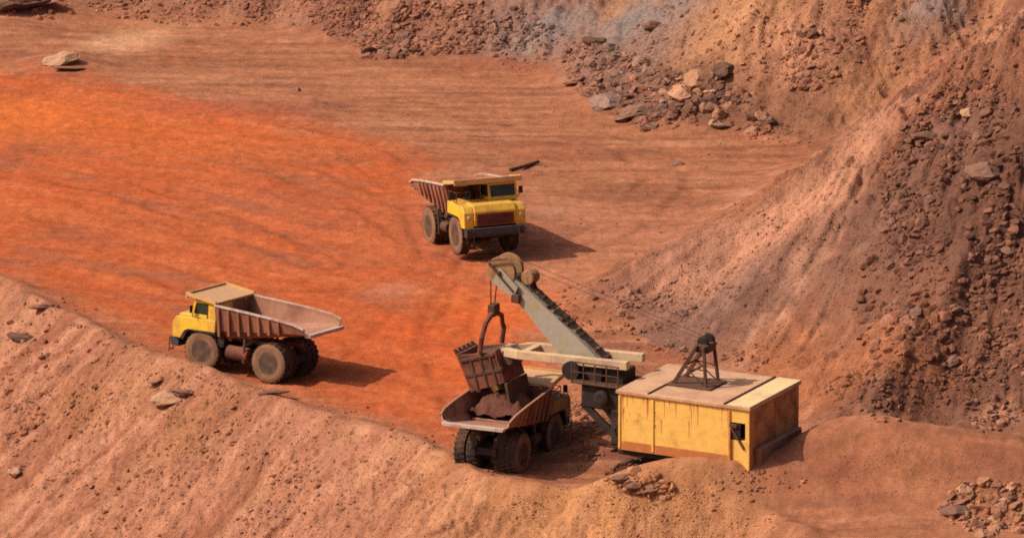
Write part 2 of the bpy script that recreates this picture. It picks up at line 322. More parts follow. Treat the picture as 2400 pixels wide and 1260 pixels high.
# ------------------------------------------------------------------ object helpers
def tag(o, label=None, cat=None, group=None, kind=None):
    if label: o['label'] = label
    if cat: o['category'] = cat
    if group: o['group'] = group
    if kind: o['kind'] = kind
    return o
def empty(name, loc=(0, 0, 0), rot=(0, 0, 0)):
    o = bpy.data.objects.new(name, None); COL.objects.link(o); o.location = loc; o.rotation_euler = rot; o.empty_display_size = .5
    return o
def copy_tree(o, parent=None):
    c = o.copy(); COL.objects.link(c)
    if parent: c.parent = parent
    for ch in list(o.children): copy_tree(ch, c)
    return c
class MB:
    def __init__(s): s.bm = bmesh.new(); s.ms = []; s.cur = 0
    def use(s, m):
        if m not in s.ms: s.ms.append(m)
        s.cur = s.ms.index(m); return s
    def _face(s, vs):
        try: f = s.bm.faces.new(vs); f.material_index = s.cur; return f
        except ValueError: return None
    def hexa(s, P, bev=0.0):
        """8 corners: bottom ring then top ring"""
        v = [s.bm.verts.new(p) for p in P]
        fs = [s._face([v[i] for i in q]) for q in ((3, 2, 1, 0), (4, 5, 6, 7), (0, 1, 5, 4), (1, 2, 6, 5), (2, 3, 7, 6), (3, 0, 4, 7))]
        if bev:
            es = {e for f in fs if f for e in f.edges}
            r = bmesh.ops.bevel(s.bm, geom=list(es), offset=bev, segments=1, affect='EDGES', clamp_overlap=True)
            for f in r['faces']: f.material_index = s.cur
        return s
    def box(s, x0, x1, y0, y1, z0, z1, bev=.015):
        return s.hexa([(x0, y0, z0), (x1, y0, z0), (x1, y1, z0), (x0, y1, z0), (x0, y0, z1), (x1, y0, z1), (x1, y1, z1), (x0, y1, z1)], bev)
    def prism(s, prof, y0, y1, bev=0.0):
        """profile in x,z extruded across y"""
        a = [s.bm.verts.new((x, y0, z)) for x, z in prof]; b = [s.bm.verts.new((x, y1, z)) for x, z in prof]; n = len(prof)
        fs = [s._face(a), s._face(b[::-1])]+[s._face([a[i], b[i], b[(i+1) % n], a[(i+1) % n]][::-1]) for i in range(n)]
        if bev:
            es = {e for f in fs if f for e in f.edges}
            r = bmesh.ops.bevel(s.bm, geom=list(es), offset=bev, segments=1, affect='EDGES', clamp_overlap=True)
            for f in r['faces']: f.material_index = s.cur
        return s
    def bar(s, a, b, w, h=None, upv=(0, 0, 1), w2=None, h2=None):
        a, b = Vector(a), Vector(b); d = (b-a).normalized(); u = Vector(upv)
        if abs(d.dot(u)) > .98: u = Vector((1, 0, 0))
        r = d.cross(u).normalized(); u = r.cross(d).normalized(); h = h or w; w2 = w2 or w; h2 = h2 or h
        P = [a-r*w/2-u*h/2, b-r*w2/2-u*h2/2, b+r*w2/2-u*h2/2, a+r*w/2-u*h/2, a-r*w/2+u*h/2, b-r*w2/2+u*h2/2, b+r*w2/2+u*h2/2, a+r*w/2+u*h/2]
        return s.hexa([tuple(p) for p in P], min(w, h)*.08)
    def lathe(s, prof, c, axis='y', n=28):
        """prof: (offset along the axis, radius)"""
        rings = []
        for o, r in prof:
            ring = []
            for i in range(n):
                t = 2*math.pi*i/n; p = (r*math.cos(t), o, r*math.sin(t)) if axis == 'y' else ((o, r*math.cos(t), r*math.sin(t)) if axis == 'x' else (r*math.cos(t), r*math.sin(t), o))
                ring.append(s.bm.verts.new((p[0]+c[0], p[1]+c[1], p[2]+c[2])))
            rings.append(ring)
        for a, b in zip(rings, rings[1:]):
            for i in range(n): s._face([a[i], a[(i+1) % n], b[(i+1) % n], b[i]])
        s._face(rings[0][::-1]); s._face(rings[-1]); return s
    def tube(s, pts, r, n=6):
        pts = [Vector(p) for p in pts]; rings = []
        for i, p in enumerate(pts):
            d = (pts[min(i+1, len(pts)-1)]-pts[max(i-1, 0)]).normalized(); u = Vector((0, 0, 1)) if abs(d.z) < .9 else Vector((1, 0, 0))
            a = d.cross(u).normalized(); b = a.cross(d)
            rings.append([s.bm.verts.new(p+r*(a*math.cos(2*math.pi*k/n)+b*math.sin(2*math.pi*k/n))) for k in range(n)])
        for a, b in zip(rings, rings[1:]):
            for i in range(n): s._face([a[i], a[(i+1) % n], b[(i+1) % n], b[i]])
        s._face(rings[0][::-1]); s._face(rings[-1]); return s
    def build(s, name, m=None, parent=None, smooth=False):
        if m and m not in s.ms: s.ms.append(m)
        bmesh.ops.recalc_face_normals(s.bm, faces=s.bm.faces)
        me = bpy.data.meshes.new(name); s.bm.to_mesh(me); s.bm.free()
        for k in s.ms: me.materials.append(M[k])
        if smooth:
            for p in me.polygons: p.use_smooth = True
            try: me.set_sharp_from_angle(angle=R(35))
            except Exception: pass
        o = bpy.data.objects.new(name, me); COL.objects.link(o)
        if parent: o.parent = parent
        return o
def B(m): return MB().use(m)

# ------------------------------------------------------------------ the pit itself
nx, ny = len(XS), len(YS)
ii = np.arange(nx*ny).reshape(ny, nx)
F = np.stack([ii[:-1, :-1].ravel(), ii[:-1, 1:].ravel(), ii[1:, 1:].ravel(), ii[1:, :-1].ravel()], 1)
V = np.stack([GX.ravel(), GY.ravel(), GZ.ravel()], 1)
def soil_material():
    m = bpy.data.materials.new('soil'); m.use_nodes = True; n = m.node_tree.nodes; L = m.node_tree.links; p = n['Principled BSDF']
    p.inputs['Roughness'].default_value = 1; p.inputs['Specular IOR Level'].default_value = .05
    def N(t, **k):
        x = n.new('ShaderNode'+t)
        for q, v in k.items():
            if q in x.inputs: x.inputs[q].default_value = v
            else: setattr(x, q, v)
        return x
    at_ = N('Attribute', attribute_name='tint'); tc = N('TexCoord')
    n1 = N('TexNoise', Scale=1.4, Detail=9.0, Roughness=.72); n2 = N('TexNoise', Scale=7.0, Detail=6.0, Roughness=.7); vo = N('TexVoronoi', Scale=3.6); vo2 = N('TexVoronoi', Scale=8.0)
    for q in (n1, n2, vo, vo2): L.new(tc.outputs['Object'], q.inputs['Vector'])
    def M_(op, a, b):
        x = N('Math', operation=op)
        for i, v in enumerate((a, b)):
            if isinstance(v, (int, float)): x.inputs[i].default_value = v
            else: L.new(v, x.inputs[i])
        return x.outputs[0]
    g1 = M_('MAXIMUM', M_('SUBTRACT', .42, vo.outputs['Distance']), 0.0); g2 = M_('MAXIMUM', M_('SUBTRACT', .45, vo2.outputs['Distance']), 0.0)
    sp = M_('MULTIPLY', g1, M_('GREATER_THAN', n2.outputs['Fac'], .53)); h = M_('ADD', M_('MULTIPLY', sp, 1.3), M_('MULTIPLY', g2, .35))
    h = M_('ADD', M_('MULTIPLY', h, at_.outputs['Alpha']), M_('MULTIPLY', n1.outputs['Fac'], .34))
    b = N('Bump', Strength=1.0, Distance=.22); L.new(h, b.inputs['Height']); L.new(b.outputs[0], p.inputs['Normal'])
    mr = N('MapRange'); mr.inputs['From Min'].default_value = .3; mr.inputs['From Max'].default_value = .72; mr.inputs['To Min'].default_value = .80; mr.inputs['To Max'].default_value = 1.18; L.new(n1.outputs['Fac'], mr.inputs[0])
    mr2 = N('MapRange'); mr2.inputs['From Min'].default_value = .3; mr2.inputs['From Max'].default_value = .7; mr2.inputs['To Min'].default_value = .85; mr2.inputs['To Max'].default_value = 1.15; L.new(n2.outputs['Fac'], mr2.inputs[0])
    v = N('VectorMath', operation='SCALE'); L.new(at_.outputs['Color'], v.inputs[0]); L.new(M_('MULTIPLY', mr.outputs[0], mr2.outputs[0]), v.inputs['Scale']); L.new(v.outputs[0], p.inputs['Base Color'])
    return m
M['soil'] = soil_material()
_gr = np.clip(.12+np.maximum(np.maximum(sstep(-1, .5, sdf(NEAR, GX, GY))*.7, sstep(0, 2, sdf(RIGHT, GX, GY))*.9), sstep(0, 2, sdf(FAR, GX, GY))*.9), 0, 1)
me = mesh_from('terrain', V, F, [M['soil']]); set_tint(me, soil(GX, GY).reshape(-1, 3), _gr.ravel())
ter = bpy.data.objects.new('terrain', me); COL.objects.link(ter); tag(ter, 'red brown open pit floor with banks of loose earth round it', kind='structure')

# ------------------------------------------------------------------ dump truck
FX, RX, WR = 1.93, -1.93, .975
def wheel(root, x, y, outward, wdt=.56):
    s = outward; t = MB(); t.use('tyre'); h = wdt/2
    t.lathe([(-h*s, WR*.60), (-h*s, WR*.86), (-h*.8*s, WR*.97), (-h*.3*s, WR), (h*.3*s, WR), (h*.8*s, WR*.97)], (x, y, WR), n=32)
    t.use('tyre_side').lathe([(h*.8*s, WR*.965), (h*s, WR*.88), (h*1.02*s, WR*.72), (h*.95*s, WR*.56)], (x, y, WR), n=32)
    t.use('tyre')
    for k in range(24):
        a = 2*math.pi*k/24; c, sn = math.cos(a), math.sin(a)
        for o in (-1, 1):
            a2 = a+o*.06; c, sn = math.cos(a2), math.sin(a2)
            t.bar((x+c*(WR-.01), y+o*.03, WR+sn*(WR-.01)), (x+c*(WR-.01), y+o*h*.86, WR+sn*(WR-.01)), .10, .05, upv=(c, 0, sn))
    w_ = t.build('wheel', None, root, True)
    r = B('rim').lathe([(h*.96*s, WR*.565), (h*.9*s, WR*.53), (h*.55*s, WR*.48), (h*.5*s, WR*.26), (h*.9*s, WR*.22), (h*.95*s, WR*.1), (h*.95*s, .005)], (x, y, WR), n=24)
    r.build('rim', None, w_, True)
    return w_
def make_truck():
    t = empty('dump_truck')
    c = B('dark')
    for s in (-1, 1):
        c.box(-3.0, 3.3, s*.52-.12, s*.52+.12, .95, 1.35); c.box(-.4, -.1, s*.5-.3, s*.5+.3, 1.0, 1.6)
    for x in (-2.8, -.9, .6, 2.6): c.box(x-.12, x+.12, -.5, .5, 1.0, 1.3)
    c.lathe([(-1.3, .2), (-.5, .26), (-.45, .42), (.45, .42), (.5, .26), (1.3, .2)], (RX, 0, WR), n=16)
    c.lathe([(-1.15, .14), (1.15, .14)], (FX, 0, WR), n=12); c.box(1.0, 3.2, -.55, .55, .85, 1.6)
    c.box(.75, 1.1, -1.4, 1.4, 1.3, 2.6)
    c.build('chassis', None, t)
    for s in (-1, 1):
        wheel(t, FX, s*1.25, s); wheel(t, RX, s*1.27, s, .6); wheel(t, RX, s*.66, s, .58)
    # hood and fenders
    h = B('yellow').prism([(1.15, 2.02), (2.95, 2.02), (3.1, 1.55), (3.62, 1.55), (3.66, 2.25), (3.52, 2.58), (1.15, 2.66)], -1.08, 1.08, .03)
    hood = h.build('hood', None, t)
    g = B('grille').box(3.6, 3.69, -.98, .98, 1.58, 2.16, .01)
    g.use('dark')
    for k in range(7): g.box(3.68, 3.70, -.9, .9, 1.63+k*.07, 1.65+k*.07, 0)
    g.build('grille', None, hood)
    for s in (-1, 1):
        f = B('yellow').prism([(1.15, 2.00), (2.72, 2.00), (2.95, 1.88), (3.12, 1.45), (3.58, 1.45), (3.60, 2.22), (3.42, 2.50), (1.15, 2.60)], s*1.10, s*1.60, .03)
        fe = f.build('fender', None, t)
        B('dark').prism([(1.1, 1.75), (1.2, 2.0), (2.70, 1.995), (2.92, 1.87), (3.08, 1.44), (2.98, 1.40), (2.82, 1.80), (2.62, 1.90), (1.2, 1.9)], s*1.12, s*1.58).build('arch_liner', None, fe)
        l = B('lamp').lathe([(0, .1), (.04, .1), (.055, .07)], (3.59, s*1.34, 1.98), 'x', 14); l.build('headlight', None, fe, True)
        la = B('rust_dark')
        for y in (s*1.18, s*1.54): la.bar((3.77, y, .7), (3.77, y, 1.46), .04)
        for k in range(3): la.bar((3.77, s*1.18, .78+k*.27), (3.77, s*1.54, .78+k*.27), .035)
        la.build('ladder', None, t)
        mi = B('dark').bar((2.45, s*1.62, 2.6), (2.45, s*1.8, 3.05), .03).box(2.42, 2.47, s*1.8-.11, s*1.8+.11, 2.85, 3.2); mi.build('mirror', None, t)
    B('bumper').prism([(3.25, 1.0), (3.66, 1.02), (3.74, 1.15), (3.74, 1.46), (3.3, 1.46)], -1.5, 1.5, .02).build('bumper', None, t)
    # cab on the left, open deck on the right
    cab = MB().use('yellow')
    y0, y1 = .12, 1.58
    cab.box(1.15, 1.24, y0, y1, 2.6, 3.42); cab.box(1.2, 2.5, y0, y1, 2.58, 2.78); cab.box(1.15, 2.42, y0, y1, 3.34, 3.44)
    for y in (y0+.04, y1-.04): cab.hexa([(2.42, y-.05, 2.75), (2.54, y-.05, 2.75), (2.54, y+.05, 2.75), (2.42, y+.05, 2.75), (2.30, y-.05, 3.36), (2.42, y-.05, 3.36), (2.42, y+.05, 3.36), (2.30, y+.05, 3.36)])
    cab.box(1.2, 1.62, y1-.08, y1, 2.7, 3.38)
    cab = cab.build('cab', None, t)
    B('glass').hexa([(2.47, y0+.08, 2.79), (2.49, y0+.08, 2.79), (2.49, y1-.1, 2.79), (2.47, y1-.1, 2.79), (2.35, y0+.08, 3.33), (2.37, y0+.08, 3.33), (2.37, y1-.1, 3.33), (2.35, y1-.1, 3.33)]).build('windshield', None, cab)
    B('glass').hexa([(1.64, y1-.06, 2.8), (2.44, y1-.06, 2.8), (2.44, y1-.03, 2.8), (1.64, y1-.03, 2.8), (1.64, y1-.06, 3.32), (2.32, y1-.06, 3.32), (2.32, y1-.03, 3.32), (1.64, y1-.03, 3.32)]).build('side_window', None, cab)
    B('glass').box(1.3, 2.3, y0+.01, y0+.04, 2.82, 3.3, 0).build('side_window', None, cab)
    B('rust_dark').bar((1.64, y1+.02, 2.64), (1.64, y1+.02, 3.34), .03).build('door_seam', None, cab)
    a = B('dark').lathe([(2.62, .26), (3.1, .26), (3.14, .2), (3.22, .12)], (1.6, -.55, 0), 'z', 18); a.build('air_cleaner', None, t, True)
    ra = B('rust_dark')
    for y in (-1.55, -.85): ra.bar((2.5, y, 2.58), (2.5, y, 3.1), .035)
    ra.bar((2.5, -1.55, 3.1), (2.5, -.85, 3.1), .035).bar((2.5, -1.55, 2.85), (2.5, -.85, 2.85), .03).bar((1.3, -1.55, 3.1), (2.5, -1.55, 3.1), .035).bar((1.3, -1.55, 2.58), (1.3, -1.55, 3.1), .035)
    ra.build('deck_railing', None, t)
    # tank, hoist, flaps
    B('rust_red').lathe([(-.62, .30), (-.58, .34), (.58, .34), (.62, .30)], (-.05, 1.22, 1.12), 'x', 18).build('fuel_tank', None, t, True)
    B('rust_dark').lathe([(-.5, .26), (.5, .26)], (-.05, -1.22, 1.12), 'x', 16).build('oil_tank', None, t, True)
    for s in (-1, 1):
        B('rust_dark').tube([(.2, s*.8, 1.2), (-1.3, s*.8, 2.25)], .11, 10).build('hoist_cylinder', None, t, True)
        B('rust_dark').bar((-.5, s*1.5, .75), (-.5, s*1.5, 1.95), .07, .1).build('strut', None, t)
    # dump body: (x, floor z, floor half width, rail z, rail half width)
    ST = [(1.18, 1.66, 1.44, 3.38, 1.70), (-.5, 1.95, 1.48, 3.32, 1.72), (-2.2, 2.27, 1.54, 3.24, 1.74), (-3.4, 2.50, 1.60, 3.14, 1.74), (-3.95, 2.60, 1.62, 2.98, 1.70)]
    b = MB().use('body_steel'); th = .07
    def ring(x, fz, fw, rz, rw, o): # outer / inner
        if o: return [(x, rw, rz), (x, rw-.02, rz-.16), (x, fw, fz+.25*(rz-fz)), (x, fw-.3, fz), (x, -fw+.3, fz), (x, -fw, fz+.25*(rz-fz)), (x, -rw+.02, rz-.16), (x, -rw, rz)]
        return [(x, rw-th, rz), (x, rw-th-.02, rz-.16), (x, fw-th, fz+th+.25*(rz-fz)), (x, fw-.3, fz+th), (x, -fw+.3, fz+th), (x, -fw+th, fz+th+.25*(rz-fz)), (x, -rw+th+.02, rz-.16), (x, -rw+th, rz)]
    O = [[b.bm.verts.new(p) for p in ring(*s_, True)] for s_ in ST]; I = [[b.bm.verts.new(p) for p in ring(*s_, False)] for s_ in ST]
    for k in range(len(ST)-1):
        for j in range(7):
            b._face([O[k][j], O[k][j+1], O[k+1][j+1], O[k+1][j]]); b._face([I[k][j], I[k+1][j], I[k+1][j+1], I[k][j+1]])
        b._face([O[k][0], O[k+1][0], I[k+1][0], I[k][0]]); b._face([O[k][7], I[k][7], I[k+1][7], O[k+1][7]])
    b.use('worn_steel')
    for j in range(7): b._face([O[-1][j], O[-1][j+1], I[-1][j+1], I[-1][j]]) if j not in () else None
    b.use('body_steel'); b._face(O[0]); b._face(I[0][::-1])
    for x in (.6, -.5, -1.6): b.box(x-.1, x+.1, -1.1, 1.1, 1.62-.22*(x-.6)+0, 1.85-.22*(x-.6))
    for s in (-1, 1): b.box(-2.6, 1.0, s*.45-.1, s*.45+.1, 1.55, 1.75); 
    body = b.build('dump_body', None, t)
    for s in (-1, 1):
        xs = [.95, .38, -.2, -.78, -1.36, -1.94, -2.5]
        for x in xs:
            def ip(x, i):
                for p, q in zip(ST, ST[1:]):
                    if q[0] <= x <= p[0]: u = (x-p[0])/(q[0]-p[0]); return p[i]+(q[i]-p[i])*u
            fz, fw, rz, rw = (ip(x, i) for i in (1, 2, 3, 4))
            B('body_steel').hexa([(x-.07, s*(fw-.02), fz+.05), (x+.07, s*(fw-.02), fz+.05), (x+.07, s*(fw+.12), fz+.15), (x-.07, s*(fw+.12), fz+.15), (x-.07, s*(rw-.04), rz-.14), (x+.07, s*(rw-.04), rz-.14), (x+.07, s*(rw+.08), rz-.10), (x-.07, s*(rw+.08), rz-.10)], .01).build('rib', None, body)
        r_ = B('worn_steel')
        for p, q in zip(ST, ST[1:]): r_.bar((p[0], s*(p[4]+.02), p[3]), (q[0], s*(q[4]+.02), q[3]), .12, .10)
        r_.build('top_rail', None, body)
    B('worn_steel').hexa([(-4.25, -1.5, 2.56), (-3.9, -1.5, 2.54), (-3.9, 1.5, 2.54), (-4.25, 1.5, 2.56), (-4.25, -1.56, 2.74), (-3.9, -1.56, 2.69), (-3.9, 1.56, 2.69), (-4.25, 1.56, 2.74)], .02).build('tail_lip', None, body)
    cn = B('canopy_tan').hexa([(1.12, -1.74, 3.40), (2.78, -1.74, 3.60), (2.78, 1.74, 3.60), (1.12, 1.74, 3.40), (1.12, -1.74, 3.48), (2.78, -1.74, 3.68), (2.78, 1.74, 3.68), (1.12, 1.74, 3.48)], .01)
    for s in (-1, 1): cn.bar((1.1, s*1.72, 3.50), (2.82, s*1.72, 3.71), .08, .18)
    cn.bar((2.79, -1.76, 3.64), (2.79, 1.76, 3.64), .08, .26)
    for s in (-1, 0, 1): cn.bar((1.15, s*1.1, 3.32), (2.72, s*1.1, 3.54), .1, .16)
    cn.build('canopy', None, body)
    return t
def place(o, px, py, heading_deg, lx, ly, z=0.0, pitch=0, roll=0):
    """put the local point (lx, ly) of the thing on the ground seen at px, py"""
    p = flat(np.array(px), np.array(py), z); a = R(heading_deg)
    o.location = (p[0]-(lx*math.cos(a)-ly*math.sin(a)), p[1]-(lx*math.sin(a)+ly*math.cos(a)), z)
    o.rotation_euler = (R(roll), R(pitch), a)
GRP = 'yellow mining dump trucks in the pit'
proto = make_truck()
place(proto, 627, 902, 180-31, RX, 1.55, 0, -1.5, 4.0); proto.scale = (.96, .96, .96)
tag(proto, 'yellow dump truck with empty ribbed rusty body, side on behind the earth bank', 'dump truck', GRP)
t2 = copy_tree(proto); t2.scale = (1, 1, 1); place(t2, 1068, 607, -90+20, FX, -1.53, 0, -6.5)
tag(t2, 'yellow dump truck facing the viewer on open floor with brown grille', 'dump truck', GRP)
t3 = copy_tree(proto); t3.scale = (.97, .97, .97); place(t3, 1228, 1112, 90-23, RX, -1.55, -.15)
tag(t3, 'dark dump truck seen from behind under the shovel bucket being loaded', 'dump truck', GRP)
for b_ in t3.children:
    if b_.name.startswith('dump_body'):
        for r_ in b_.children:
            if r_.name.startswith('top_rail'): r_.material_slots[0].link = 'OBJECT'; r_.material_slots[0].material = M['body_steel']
for b_ in [c for c in t3.children if c.name.split('.')[0] in ('fender', 'hood', 'cab')]: b_.material_slots[0].link = 'OBJECT'; b_.material_slots[0].material = M['yellow_shaded']  # shaded front end painted in the darker yellow
def local(o, p): return Matrix.LocRotScale(o.location, o.rotation_euler, None) @ Vector(p)
# ore in the body of the truck being loaded
n = 44; V = []; Fc = []
for i in range(n+1):
    for j in range(n+1):
        u, v = i/n, j/n; x = .9-u*2.6; y = -1.42+2.84*v
        fz = 1.78+.215*(1.18-x)+.12; e = min(1, 4*v*(1-v))*min(1, 5*u*(1-u)+.0)
        V.append((x, y, fz+.10+1.25*e**.7*(1-.4*u)+.42*float(fbm(np.array(x*1.3), np.array(y*1.3), 5, 40, .65))))
for i in range(n):
    for j in range(n): Fc.append((i*(n+1)+j, (i+1)*(n+1)+j, (i+1)*(n+1)+j+1, i*(n+1)+j+1))
om = mesh_from('ore_load', V, Fc, [M['ore']]); ore = bpy.data.objects.new('ore_load', om); COL.objects.link(ore)
ore.location = t3.location; ore.scale = t3.scale; ore.rotation_euler = t3.rotation_euler
tag(ore, 'heap of dark red ore lying in the body of the truck being loaded', 'ore heap')

# ------------------------------------------------------------------ rope shovel
def make_shovel():
    s = empty('rope_shovel')
    for y in (-1.7, 1.7):
        c = B('rust_dark'); prof = []
        for k in range(9): a = R(90+k*22.5); prof.append((-2.6+.55*math.cos(a), .58+.55*math.sin(a)))
        for k in range(9): a = R(-90+k*22.5); prof.append((2.4+.55*math.cos(a), .58+.55*math.sin(a)))
        c.prism(prof, y-.4, y+.4)
        for k in range(18): x = -2.6+k*.29; c.box(x, x+.2, y-.45, y+.45, 1.12, 1.19); c.box(x, x+.2, y-.45, y+.45, -.02, .05)
        for cx, a0 in ((-2.6, 90), (2.4, -90)):
            for k in range(7):
                a = R(a0+12+k*26); p_ = (cx+.58*math.cos(a), .58+.58*math.sin(a)); c.bar((p_[0], y-.45, p_[1]), (p_[0], y+.45, p_[1]), .2, .07, upv=(math.cos(a), 0, math.sin(a)))
        tr = c.build('crawler_track', None, s)
        for k in range(5): B('dark').lathe([(-.47, .3), (.47, .3)], (-2.2+k*1.05, y, .55), n=14).build('track_roller', None, tr, True)
    B('rust_dark').box(-2.2, 2.0, -1.3, 1.3, .45, 1.25).lathe([(1.2, 1.6), (1.72, 1.6)], (0, 0, 0), 'z', 30).build('undercarriage', None, s)
    B('dark').box(-3.7, 2.6, -2.3, 2.3, 1.62, 1.88).build('revolving_frame', None, s)
    # machinery house
    x0, x1, W, zb, zt = -3.9, 2.5, 2.5, 1.88, 4.45
    h = B('house_yellow').box(x0+.95, x1, W-.08, W, zb+.35, zt, .01); h.box(x0, x0+1.0, W-.08, W, zt-.62, zt, .01); h.box(x0, x0+.2, W-.085, W, zb-.35, zt-.6, .01)
    h.box(x0+.2, x0+.98, W-.5, W-.06, zb-.35, zb+1.15, .01); h.box(x1-.08, x1, -W, W-.09, zb, zt, .01); h.box(x0+.1, x1-.1, -W, -W+.08, zb, zt, .01)
    h.use('house_rear').box(x0, x0+.08, -W, W-.1, zb-.35, zt, .01)
    h.use('dark').box(x0+.2, x0+.98, W-.9, W-.55, zb+1.1, zt-.6, .01)
    h.use('house_rust').box(x0+.95, x1+.01, W-.10, W+.012, zb+.02, zb+.44, .01)
    h.use('house_rust'); rg = random.Random(5)
    for k in range(38):
        x = x0+1.05+rg.random()*5.2; L_ = .12+1.0*rg.random()**2; wd = .012+.035*rg.random(); top = zt-.05-(.0 if rg.random() < .6 else rg.random()*1.2)
        h.hexa([(x, W, top-L_), (x+wd*.3, W, top-L_), (x+wd*.3, W+.004, top-L_), (x, W+.004, top-L_), (x-wd*.5, W, top), (x+wd, W, top), (x+wd, W+.004, top), (x-wd*.5, W+.004, top)])
    house = h.build('machinery_house', None, s)
    for x in (x0+.95, x0+4.7, x1-.06): B('house_rust' if x < 0 else 'house_yellow').box(x-.05, x+.05, W, W+.05, zb+.1, zt-.1, .01).build('wall_post', None, house)
    r = B('roof_cream').box(x0-.08, x1+.10, -W-.10, W+.10, zt, zt+.16, .02); r.use('roof_pale').box(x0-.06, x0+1.05, -W-.08, W+.08, zt+.162, zt+.19, .01)
    roof = r.build('roof', None, house)
    for x in (x0+1.2, x1-1.5): B('rust_dark').box(x-.04, x+.04, -W-.1, W+.1, zt+.16, zt+.22, .01).build('roof_seam', None, roof)
    ra = B('rust_dark')
    B('rust_dark').box(-1.2, .95, -.8, .9, zt+.162, zt+.24).build('roof_hatch', None, roof)
    # stair rail beside the rear doorway
    st = B('rust_dark').bar((x0+.95, W+.02, zt-.75), (x0+.22, W+.02, zb+.75), .05, .09).bar((x0+.95, W+.02, zt-.75), (x0+.6, W+.02, zt-.78), .09, .16)
    st.build('stair_rail', None, house)
    B('dark').box(x0+.45, x0+.9, W-.07, W-.04, zb+1.18, zt-.66, 0).build('doorway', None, house)
    B('body_steel').box(x0-.32, x0-.005, -2.2, 2.0, zb-.7, zb+.75, .05).build('counterweight', None, s)
    for k in range(5): B('house_rear').box(x0-.03, x0, -2.2+k*1.0, -2.1+k*1.0, zb-.2, zt-.1, 0).build('wall_rib', None, house)
    # gantry on the roof
    g = B('rust_dark'); zt2 = zt+.2
    for y in (-.62, .62):
        g.bar((.75, y, zt2), (-.3, y*.8, zt2+1.75), .12, .16); g.bar((-.85, y, zt2), (-.68, y*.8, zt2+1.75), .11, .13); g.bar((.22, y*.93, zt2+.85), (-.78, y*.93, zt2+.75), .06)
        g.bar((-.85, y, zt2), (.22, y*.93, zt2+.85), .05)
    g.bar((-.3, -.62, zt2+1.75), (-.3, .62, zt2+1.75), .13); g.bar((-.7, -.62, zt2+1.75), (-.7, .62, zt2+1.75), .13); g.bar((.22, -.6, zt2+.9), (.22, .6, zt2+.9), .08)
    g.box(-.85, -.2, -.42, .42, zt2+1.5, zt2+1.88, .03)
    gan = g.build('gantry', None, s)
    for y in (-.3, .3): B('dark').lathe([(-.06, .3), (-.03, .24), (.03, .24), (.06, .24)], (-.52, y, zt2+1.95), n=16).build('gantry_sheave', None, gan, True)
    # boom
    fx, fz, tx, tz = 2.5, 2.7, 9.6, 8.05
    d = Vector((tx-fx, 0, tz-fz)).normalized(); nrm = Vector((-d.z, 0, d.x))
    def bp(t, y, o): q = Vector((fx, 0, fz))+d*(t*(Vector((tx-fx, 0, tz-fz)).length))+nrm*o; return (q.x, y, q.z)
    b = B('boom_grey'); stn = [(0, .52, .38), (.15, .52, .66), (.5, .48, .62), (.85, .42, .40), (1.0, .40, .26)]
    for p, q in zip(stn, stn[1:]):
        b.hexa([bp(p[0], -p[1], -p[2]), bp(q[0], -q[1], -q[2]), bp(q[0], q[1], -q[2]), bp(p[0], p[1], -p[2]), bp(p[0], -p[1], p[2]), bp(q[0], -q[1], q[2]), bp(q[0], q[1], q[2]), bp(p[0], p[1], p[2])])
    boom = b.build('boom', None, s)
    rg = random.Random(3)
    for k in range(17):
        t = .12+k*.048+rg.uniform(-.012, .012); hw = float(np.interp(t, [a[0] for a in stn], [a[1] for a in stn])); dp = float(np.interp(t, [a[0] for a in stn], [a[2] for a in stn]))
        B('rust_dark' if k % 3 else 'sheave').bar(bp(t, -hw*rg.uniform(.5, .95), dp+.03), bp(t, hw*rg.uniform(.2, .9), dp+.03), rg.uniform(.08, .24), rg.uniform(.06, .17)).build('boom_step', None, boom)
    ca = B('dark')
    for y in (-.2, .05, .22): ca.tube([bp(.05, y, .6), bp(.3, y*1.2, .76), bp(.6, y, .68), bp(.95, y, .42)], .035, 6)
    ca.build('boom_cable', None, boom)
    for y in (-.36, .36):
        sh = B('sheave').lathe([(-.10, .68), (-.08, .70), (-.03, .58), (.03, .58), (.08, .70), (.10, .68)], (9.75, y, 8.25), n=30)
        sh.use('dark').lathe([(-.12, .16), (.12, .16)], (9.75, y, 8.25), n=16)
        for k in range(6): a = R(k*60+20); sh.lathe([(-.045, .11), (.045, .11)], (9.75+.37*math.cos(a), y, 8.25+.37*math.sin(a)), n=10)
        sh.build('point_sheave', None, boom, True)
    hd = B('boom_grey')
    for y in (-.56, .56, 0): hd.hexa([(9.0, y-.04, 7.2), (10.1, y-.04, 7.75), (10.1, y+.04, 7.75), (9.0, y+.04, 7.2), (8.8, y-.04, 7.75), (9.75, y-.04, 8.5), (9.75, y+.04, 8.5), (8.8, y+.04, 7.75)])
    hd.use('rust_dark').bar((9.2, -.6, 8.5), (10.2, -.6, 7.7), .1).bar((9.0, .6, 7.5), (10.3, .6, 8.6), .1).bar((10.3, .62, 8.7), (9.4, .62, 8.95), .06).bar((9.75, -.7, 8.25), (9.75, .7, 8.25), .16).box(8.7, 9.1, .3, .62, 7.0, 7.4, .03); hd.build('sheave_bracket', None, boom)
    B('sheave').lathe([(-.35, .28), (-.3, .33), (-.1, .24), (.1, .24), (.3, .33), (.35, .28)], (8.55, -.1, 8.12), n=20).build('guide_sheave', None, boom, True)
    B('rust_dark').bar((8.3, -.3, 7.5), (8.55, -.3, 8.15), .1).bar((8.3, .2, 7.5), (8.55, .2, 8.15), .1).build('guide_bracket', None, boom)
    Pf = Vector((fx, 0, fz)); boom.matrix_local = Matrix.Translation(Pf) @ Matrix.Rotation(R(-3.4), 4, 'Y') @ Matrix.Translation(-Pf)
